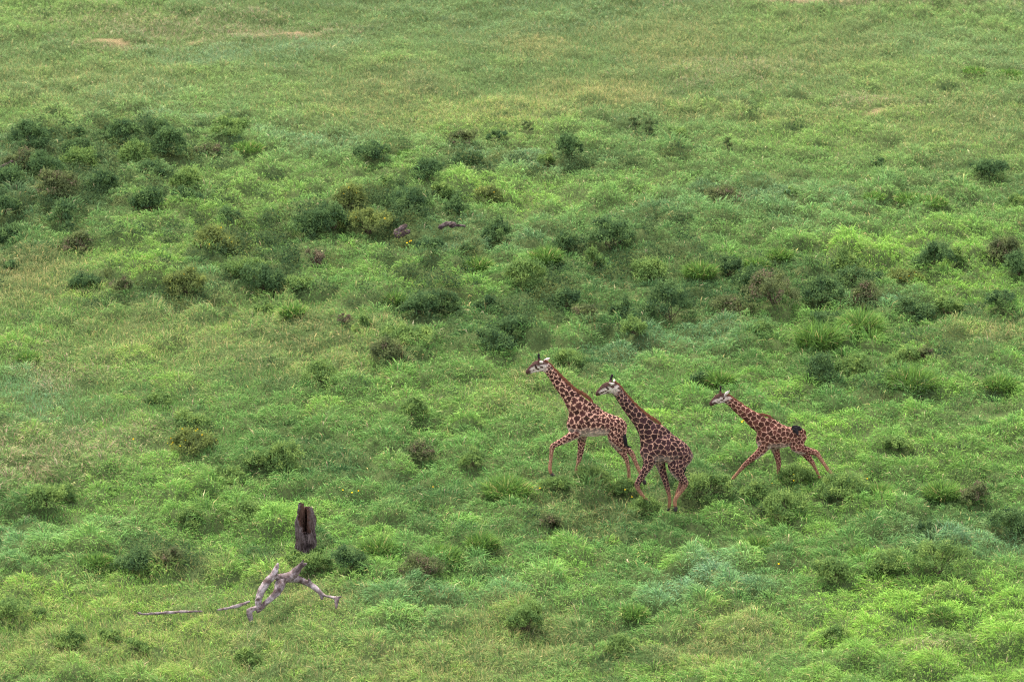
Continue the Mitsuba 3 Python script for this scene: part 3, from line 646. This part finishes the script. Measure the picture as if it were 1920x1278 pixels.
giraffe('giraffe_001', (1100, 690, 4.732), (1240, 956), -4, {
    'trunk': [(575, 735, 108, 0, .72), (620, 712, 128, 0, .74), (690, 704, 136, 0, .76), (765, 722, 118, 0, .78), (830, 752, 100, 0, .8), (868, 785, 78, 0, .8), (890, 800, 50, 0, .8)],
    'trunk_withers': [(560, 640, 92, 0, .55), (640, 555, 66, 0, .45), (740, 640, 60, 0, .6)],
    'neck': [(258, 182, 44, 0, .72), (300, 246, 48, 0, .7), (350, 318, 54, 0, .68), (410, 388, 60, 0, .67), (495, 480, 74, 0, .66), (560, 570, 98, 0, .66)],
    'head': [(245, 165, 44, 0, .8), (200, 168, 46, 0, .82), (155, 178, 40, 0, .8), (120, 205, 28, 0, .85), (88, 230, 18, 0, 1.0)],
    'head_jaw': [(225, 188, 34, 0, .8), (150, 208, 22, 0, .75), (92, 238, 11, 0, 1.0)],
    'head_brow': [(200, 148, 30, 0, .7), (160, 148, 22, 0, .7), (120, 190, 18, 0, .7)],
    'leg_fore': [(570, 770, 76, A * .6, .5), (555, 850, 46, A, .65), (510, 925, 36, A, .8), (458, 1008, 26, A, .9), (440, 1035, 23, A, .95), (462, 1085, 17, A, .95), (500, 1132, 14, A, .95), (528, 1160, 15, A, .95), (548, 1178, 13, A, .95)],
    'leg_fore_far': [(640, 800, 60, -A * .6, .5), (662, 880, 38, -A, .75), (690, 975, 29, -A, .85), (714, 1050, 25, -A, .9), (730, 1115, 17, -A, .95), (738, 1175, 15, -A, .95), (734, 1215, 16, -A, .95), (728, 1240, 13, -A, .95)],
    'leg_hind': [(845, 800, 88, A * .5, .5), (785, 868, 70, A, .55), (815, 945, 46, A, .65), (872, 1000, 28, A, .8), (888, 1020, 23, A, .85), (845, 1085, 18, A, .95), (790, 1150, 17, A, .95), (778, 1185, 18, A, .95), (790, 1225, 15, A, .95)],
    'leg_hind_far': [(840, 800, 80, -A * .5, .5), (790, 870, 56, -A, .6), (825, 950, 36, -A, .7), (850, 1000, 22, -A, .85), (815, 1075, 16, -A, .95), (790, 1145, 15, -A, .95), (785, 1185, 16, -A, .95), (780, 1230, 13, -A, .95)],
    'tail': [(885, 750, 26, -.02, 1), (925, 765, 18, -.02, 1), (940, 775, 12, .05, 1), (915, 800, 9, .25, 1), (880, 850, 8, .3, 1)],
  }, dict(
    mane=[(255, 122, 9, 0, .6), (290, 155, 15, 0, .5), (330, 212, 16, 0, .45), (400, 296, 17, 0, .45), (470, 362, 17, 0, .4), (545, 420, 17, 0, .4), (630, 475, 15, 0, .4), (660, 500, 7, 0, .5)],
    ossicone=[(208, 128, 16), (216, 92, 10), (226, 64, 11)], eye=(178, 172, 8, .115),
    ear_near=[(238, 138, 9, -.10, .7), (218, 140, 13, -.20, .5), (202, 130, 6, -.30, .5)], ear_far=[(240, 120, 8, .08, .7), (246, 112, 10, .15, .5), (243, 102, 5, .22, .5)],
    hooves=[[(552, 1184, 14, A, .9), (566, 1200, 14, A, .9)], [(726, 1250, 15, -A, .9), (720, 1272, 16, -A, .9)], [(792, 1235, 16, A, .9), (790, 1258, 17, A, .9)], [(779, 1240, 15, -A, .9), (775, 1262, 16, -A, .9)]],
    tuft=[(882, 848, 9, .3, 1), (870, 880, 16, .32, .8), (855, 920, 14, .33, .8), (845, 945, 7, .33, .8)]),
  dict(belly=.3, scale=1.0, jag=.5, line=.045, star=.10, patch=(.042, .018, .022)), 22)
labels['giraffe_001'] = {'label': 'middle giraffe nearest the viewer, with the darkest coat of polygon patches', 'category': 'giraffe', 'group': 'giraffes running to the left'}

A = -.16
giraffe('giraffe_002', (1310, 710, 6.388), (1455, 903), 5, {
    'trunk': [(790, 730, 112, 0, .72), (850, 690, 150, 0, .7), (910, 680, 168, 0, .7), (1000, 692, 142, 0, .76), (1090, 685, 112, 0, .8), (1170, 690, 98, 0, .8), (1225, 700, 74, 0, .8)],
    'trunk_withers': [(780, 620, 92, 0, .55), (845, 530, 76, 0, .45), (980, 600, 62, 0, .6)],
    'neck': [(345, 240, 52, 0, .72), (400, 285, 58, 0, .7), (490, 358, 72, 0, .68), (600, 440, 84, 0, .66), (720, 530, 108, 0, .66)],
    'head': [(325, 225, 50, 0, .8), (275, 222, 54, 0, .82), (222, 235, 46, 0, .8), (175, 270, 32, 0, .85), (140, 302, 22, 0, 1.0)],
    'head_jaw': [(300, 248, 40, 0, .8), (215, 272, 26, 0, .75), (150, 312, 14, 0, 1.0)],
    'head_brow': [(280, 196, 34, 0, .7), (225, 200, 24, 0, .7), (178, 250, 20, 0, .7)],
    'leg_fore': [(790, 770, 84, A * .6, .5), (775, 845, 54, A, .65), (690, 915, 44, A, .8), (600, 985, 33, A, .9), (555, 1025, 29, A, .95), (490, 1100, 21, A, .95), (430, 1170, 19, A, .95), (400, 1205, 19, A, .95), (380, 1232, 16, A, .95)],
    'leg_fore_far': [(900, 780, 70, -A * .6, .5), (925, 860, 46, -A, .75), (942, 930, 37, -A, .85), (962, 1015, 31, -A, .9), (958, 1075, 24, -A, .95), (952, 1140, 18, -A, .95), (965, 1190, 18, -A, .95), (970, 1225, 16, -A, .95)],
    'leg_hind': [(1185, 725, 94, A * .5, .5), (1165, 815, 74, A, .55), (1250, 850, 54, A, .65), (1340, 868, 40, A, .8), (1412, 880, 33, A, .85), (1455, 945, 24, A, .95), (1520, 1045, 20, A, .95), (1572, 1120, 20, A, .95), (1605, 1152, 17, A, .95)],
    'leg_hind_far': [(1180, 730, 86, -A * .5, .5), (1190, 830, 62, -A, .6), (1270, 890, 44, -A, .7), (1335, 965, 34, -A, .85), (1372, 1020, 24, -A, .95), (1415, 1105, 16, -A, .95), (1440, 1160, 17, -A, .95), (1452, 1200, 15, -A, .95)],
    'tail': [(1225, 650, 34, -.02, 1), (1275, 645, 18, -.03, 1), (1268, 620, 14, -.05, 1), (1225, 595, 10, -.06, 1), (1195, 585, 9, -.06, 1)],
  }, dict(
    mane=[(342, 180, 10, 0, .6), (385, 215, 17, 0, .5), (460, 272, 19, 0, .45), (540, 325, 19, 0, .45), (620, 378, 19, 0, .4), (710, 425, 19, 0, .4), (800, 432, 18, 0, .4), (855, 455, 16, 0, .4), (890, 485, 8, 0, .5)],
    ossicone=[(262, 185, 18), (260, 140, 11), (262, 96, 14)], eye=(240, 224, 9, .10),
    ear_near=[(312, 196, 10, -.10, .7), (340, 172, 16, -.17, .5), (368, 140, 6, -.20, .5)], ear_far=[(318, 186, 10, .06, .7), (330, 170, 14, .15, .5), (345, 152, 6, .20, .5)],
    hooves=[[(376, 1240, 18, A, .9), (362, 1258, 19, A, .9)], [(972, 1235, 18, -A, .9), (975, 1258, 19, -A, .9)], [(1615, 1160, 18, A, .9), (1640, 1172, 17, A, .9)], [(1455, 1210, 17, -A, .9), (1462, 1232, 18, -A, .9)]],
    tuft=[(1222, 600, 16, -.10, 1), (1178, 590, 36, -.14, .6), (1142, 586, 34, -.17, .6), (1160, 618, 30, -.22, .6), (1180, 648, 18, -.26, .6), (1194, 682, 5, -.30, .6)]),
  dict(belly=.4, scale=.95, jag=.4, line=.065, star=.08, patch=(.082, .029, .023)), 23)
labels['giraffe_002'] = {'label': 'smaller rearmost giraffe galloping with black tail tuft curled over its back', 'category': 'giraffe', 'group': 'giraffes running to the left'}

# ------------------------------------------------------------------ plants
KEEP_DARK = {(1900, 1015), (660, 1089), (250, 1083), (1745, 1026), (790, 1104), (312, 1078), (1030, 1001), (1828, 949), (787, 871)}
BROWN_KEPT = {(110, 388), (40, 328), (870, 277), (1358, 390), (145, 480), (226, 562), (1453, 594), (735, 706), (1623, 586), (1880, 495), (1373, 592), (1728, 692), (1100, 615), (388, 294)}
PLANTS = [(a, b, w, h, 'dark' if k == 'brown' and b <= 780 and (a, b) not in BROWN_KEPT else k) for a, b, w, h, k in PLANTS]
PLANTS = [(a, b, w, h, 'leafy' if k in ('dark', 'brown') and b > 780 and (a, b) not in KEEP_DARK else k) for a, b, w, h, k in PLANTS]
ORD = ['leftmost', 'second from left', 'third from left', 'fourth from left', 'fifth from left', 'sixth from left', 'seventh from left', 'eighth from left', 'ninth from left', 'tenth from left']
KEYS = [plant(*q, si) for si, q in enumerate(PLANTS)]
sets = {}
for key, q in zip(KEYS, PLANTS):
    sets.setdefault((q[4], where(q[0], q[1])), []).append((q[0], q[1], key))
for (kind, place), items in sets.items():
    name, cat, look, group = LOOK[kind]
    rows = [('', items)]
    if len(items) > 4:                              # tell an upper and a lower row apart
        items = sorted(items, key=lambda t: t[1])
        if len(items) > 12:
            k = len(items) // 3
            rows = [('upper row, ', items[:k]), ('middle row, ', items[k:2 * k]), ('lower row, ', items[2 * k:])]
        else:
            rows = [('upper row, ', items[:len(items) // 2]), ('lower row, ', items[len(items) // 2:])]
    for row, its in rows:
        its = sorted(its)
        for k, (x_, y_, key) in enumerate(its):
            pos = row + ('rightmost' if k == len(its) - 1 and k > 0 else ORD[k]) if len(items) > 1 else ''
            labels[key] = {'label': f'{look} {place}' + (f', {pos}' if pos else ''), 'category': cat, 'group': group}

# ------------------------------------------------------------------ low undergrowth of the thicket: leaves in countless small mounds
def undergrowth(seed):
    r = np.random.default_rng(seed)
    m = 11000
    y = r.uniform(Y0 + 6, Y1 - 6, m); x = r.uniform(-1, 1, m) * half_width(y)
    z = zone_fields(x, y)
    p3 = np.stack([x * .5, y * .4, 0 * x], -1)
    keep = r.random(m) < np.clip(z['dark'] * 2.4 - .15, 0, 1) * np.clip((meshkit.fbm(p3, 3, 90) - .34) * 5, 0, 1) + .012 * (1 - z['flat'])
    x, y = x[keep], y[keep]
    vs = []
    for a, b in zip(x, y):
        R = r.uniform(.22, .62); Hh = .16 + R * r.uniform(.6, 1.2); k = int(120 * (R / .4) ** 1.5)
        FOOT.append((a, b, R * 1.5, 'under'))
        base = ground_z_arr(a, b)
        n = k
        d = unit(r.normal(size=(n, 3))) * (r.random(n) ** .4)[:, None]
        d[:, 2] = np.abs(d[:, 2])
        lump = 1 + .5 * (meshkit.noise(d * 2.2 + a, 3) - .5)
        pos = np.array([a, b, base - .02]) + d * np.array([R, R, Hh]) * lump[:, None]
        t = np.clip(r.normal(.4, .2) + r.normal(0, .25, n), 0, 1)[:, None]
        c = np.array([.027, .054, .028]) * (1 - t) + np.array([.080, .130, .050]) * t
        if r.random() < .22: c = c * [1.35, 1.02, .9]
        s = math.sqrt(b * b + CAM_H ** 2) / 118
        vs.append(leaves(pos, r.uniform(.045, .10, n) * s, unit(d + [0, 0, .5] + r.normal(size=(n, 3)) * .55), c, r, .45))
    return join(*vs)
ground_z_arr = ground_z
v, f, c = undergrowth(77)
scene['undergrowth'] = mikit.ply((v, f), 'leaf_material', color=c)
labels['undergrowth'] = {'label': 'low dark leafy undergrowth filling the thicket between the bushes', 'category': 'undergrowth', 'kind': 'stuff'}
print('undergrowth', len(f), 'ground', len(quads) * 2)

# ------------------------------------------------------------------ grass: one countless mass
def make_grass(N, seed):
    r = np.random.default_rng(seed)
    ys = np.linspace(Y0, Y1, 600)
    dist = np.sqrt(ys ** 2 + CAM_H ** 2)
    dens = half_width(ys) / dist ** 2.6
    cdf = np.concatenate([[0], np.cumsum((dens[1:] + dens[:-1]) / 2)]); cdf /= cdf[-1]
    y = np.interp(r.random(N), cdf, ys); x = r.uniform(-1, 1, N) * half_width(y)
    z = zone_fields(x, y)
    h, w, bi, q = clumps(x, y)
    p = np.stack([x, y, 0 * x], -1)
    n1 = meshkit.fbm(p * [.16, .12, 1], 3, 70); n2 = meshkit.fbm(p * [.7, .6, 1], 3, 71); n3 = meshkit.fbm(p * [2.2, 2.0, 1], 2, 72)
    flat = np.clip(z['flat'], 0, 1)
    thin = np.clip(z['bare'] * 1.5 - .2, 0, .80)
    gap = np.clip((.42 - n2) * 5, 0, 1) * (1 - w) * (1 - flat) * .75
    keep = r.random(N) > np.maximum(thin, gap)
    if FOOT:
        ft = np.array([(a, b, c) for a, b, c, k in FOOT])
        d, i = cKDTree(ft[:, :2]).query(p[:, :2])
        keep &= (d > ft[i, 2] * .55) | (r.random(len(d)) < .22)
    x, y, p, h, w, bi, q, n1, n2, n3, flat = (a[keep] for a in (x, y, p, h, w, bi, q, n1, n2, n3, flat))
    z = {k: a[keep] for k, a in z.items()}
    n = len(x)
    dist = np.sqrt(y ** 2 + CAM_H ** 2)
    root = np.stack([x, y, terrain(x, y) - .03], -1)
    L = (.10 + .11 * n2 + .06 * flat + h * .33) * r.uniform(.55, 1.55, n)
    if len(LOW):
        dl, _ = cKDTree(np.array(LOW)).query(p[:, :2])
        L *= np.clip(.62 + (dl - .25) * .6, .62, 1)
    L *= 1 - .6 * np.clip(z['bare'] * 1.3, 0, 1)
    out = np.arctan2(y - TP[bi, 1], x - TP[bi, 0])
    free = r.uniform(-np.pi, np.pi, n)
    wind = 2.6 + (n1 - .5) * 3
    ca = np.cos(out) * w * 1.3 + np.cos(free) * .8 + np.cos(wind) * .35
    sa = np.sin(out) * w * 1.3 + np.sin(free) * .8 + np.sin(wind) * .35
    az = np.arctan2(sa, ca)
    lean = np.clip(.28 + .45 * q * (w > 0) + np.abs(r.normal(0, .28, n)) + .25 * w, .05, 1.35)
    # colour: species patches, clump tone, single blades
    col = np.tile(C['mid'], (n, 1))
    def blend(c, t):
        nonlocal col
        t = np.clip(t, 0, 1)[:, None]; col = col * (1 - t) + np.asarray(c) * t
    tone = TTONE[bi] * (w > .02)
    blend(C['bright'], np.clip((n1 - .47) * 2.8 + tone * .34 * (w > 0) + (n3 - .5) * .9, 0, .85))
    blend(C['dark'], np.clip((.47 - n1) * 2.2 - tone * .34 + (n2 - .55) * .8, 0, .85))
    blend(C['olive'], np.clip((n3 - .6) * 1.8 + .25 * flat * n1, 0, .55))
    blend(C['bright'], z['bright'] * r.uniform(.3, 1.1, n))
    blend(C['blue'], z['blue'] * r.uniform(.4, 1.1, n))
    blend(C['dark'], z['dark'] * r.uniform(.3, 1.0, n))
    blend(C['olive'], flat * .25 * r.random(n))
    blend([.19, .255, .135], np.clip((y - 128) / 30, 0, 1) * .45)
    blend(C['dry'] * .72, z['dry'] * .42 * r.uniform(.4, 1.2, n))
    blend(C['pink'] * .75, z['pink'] * .35 * r.uniform(.3, 1.2, n))
    dr_ = r.random(n)
    blend(C['dry'], (dr_ < (z['dry'] * .55 + .02 + .04 * flat)) * r.uniform(.5, 1, n))
    blend(C['pink'], (r.random(n) < z['pink'] * .6 + .008) * r.uniform(.5, 1, n))
    blend(C['tan'], (r.random(n) < .008) * .8)
    col = col * np.clip(np.exp(r.normal(-.02, .15, n) * (1 - .6 * flat)), .45, 2.0)[:, None] * (1 + r.normal(0, .05, (n, 3)))
    width = r.uniform(.012, .030, n) * (1 - .25 * flat) * dist / 120
    broad = r.random(n) < .05 * (1 - .6 * flat)
    width[broad] *= 1.6; L[broad] *= 1.15; col[broad] *= 1.2
    dryb = (dr_ < z['dry'] * .5)
    lean[dryb] *= .6; L[dryb] *= 1.15; width[dryb] *= .6
    tip = col * 1.08 + np.array([.02, .012, .0])
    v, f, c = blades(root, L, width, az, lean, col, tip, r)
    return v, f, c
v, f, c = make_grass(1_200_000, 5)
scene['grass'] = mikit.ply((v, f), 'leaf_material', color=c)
labels['grass'] = {'label': 'lush green savanna grass covering the whole plain', 'category': 'grass', 'kind': 'stuff'}

# lone yellow wildflowers in the grass
WF = [(1394, 794), (1391, 797), (768, 455), (771, 452), (763, 458), (812, 918), (1012, 917), (998, 917), (1172, 917), (1185, 929), (1626, 895), (1488, 889), (1448, 905), (643, 918), (660, 921), (672, 918), (1488, 902), (1460, 1055), (380, 810), (250, 822)]
WF_v = []
r_ = np.random.default_rng(8)
pts = []
for a, b in WF:
    g = ground_at(a, b, .45); pts.append([g[0], g[1], .45 + .5 * (ground_z(g[0], g[1]))])
pts = np.array(pts)
v, f, c = leaves(pts, r_.uniform(.05, .075, len(pts)), unit(r_.normal(size=(len(pts), 3)) * .25 + [0, -.6, .8]), np.tile([.80, .50, .02], (len(pts), 1)), r_, .95)
segs = [([p - [0, 0, .5], p - [0, 0, .2], p - [0, 0, .005]], [.006, .005, .004]) for p in pts]
tv, tf, tc = tubes(segs, (.08, .13, .035), 3)
v, f, c = join((v, f, c), (tv, tf, tc))
scene['wildflowers'] = mikit.ply((v, f), 'leaf_material', color=c)
labels['wildflowers'] = {'label': 'scattered single yellow wildflowers in the grass', 'category': 'wildflower', 'kind': 'stuff'}
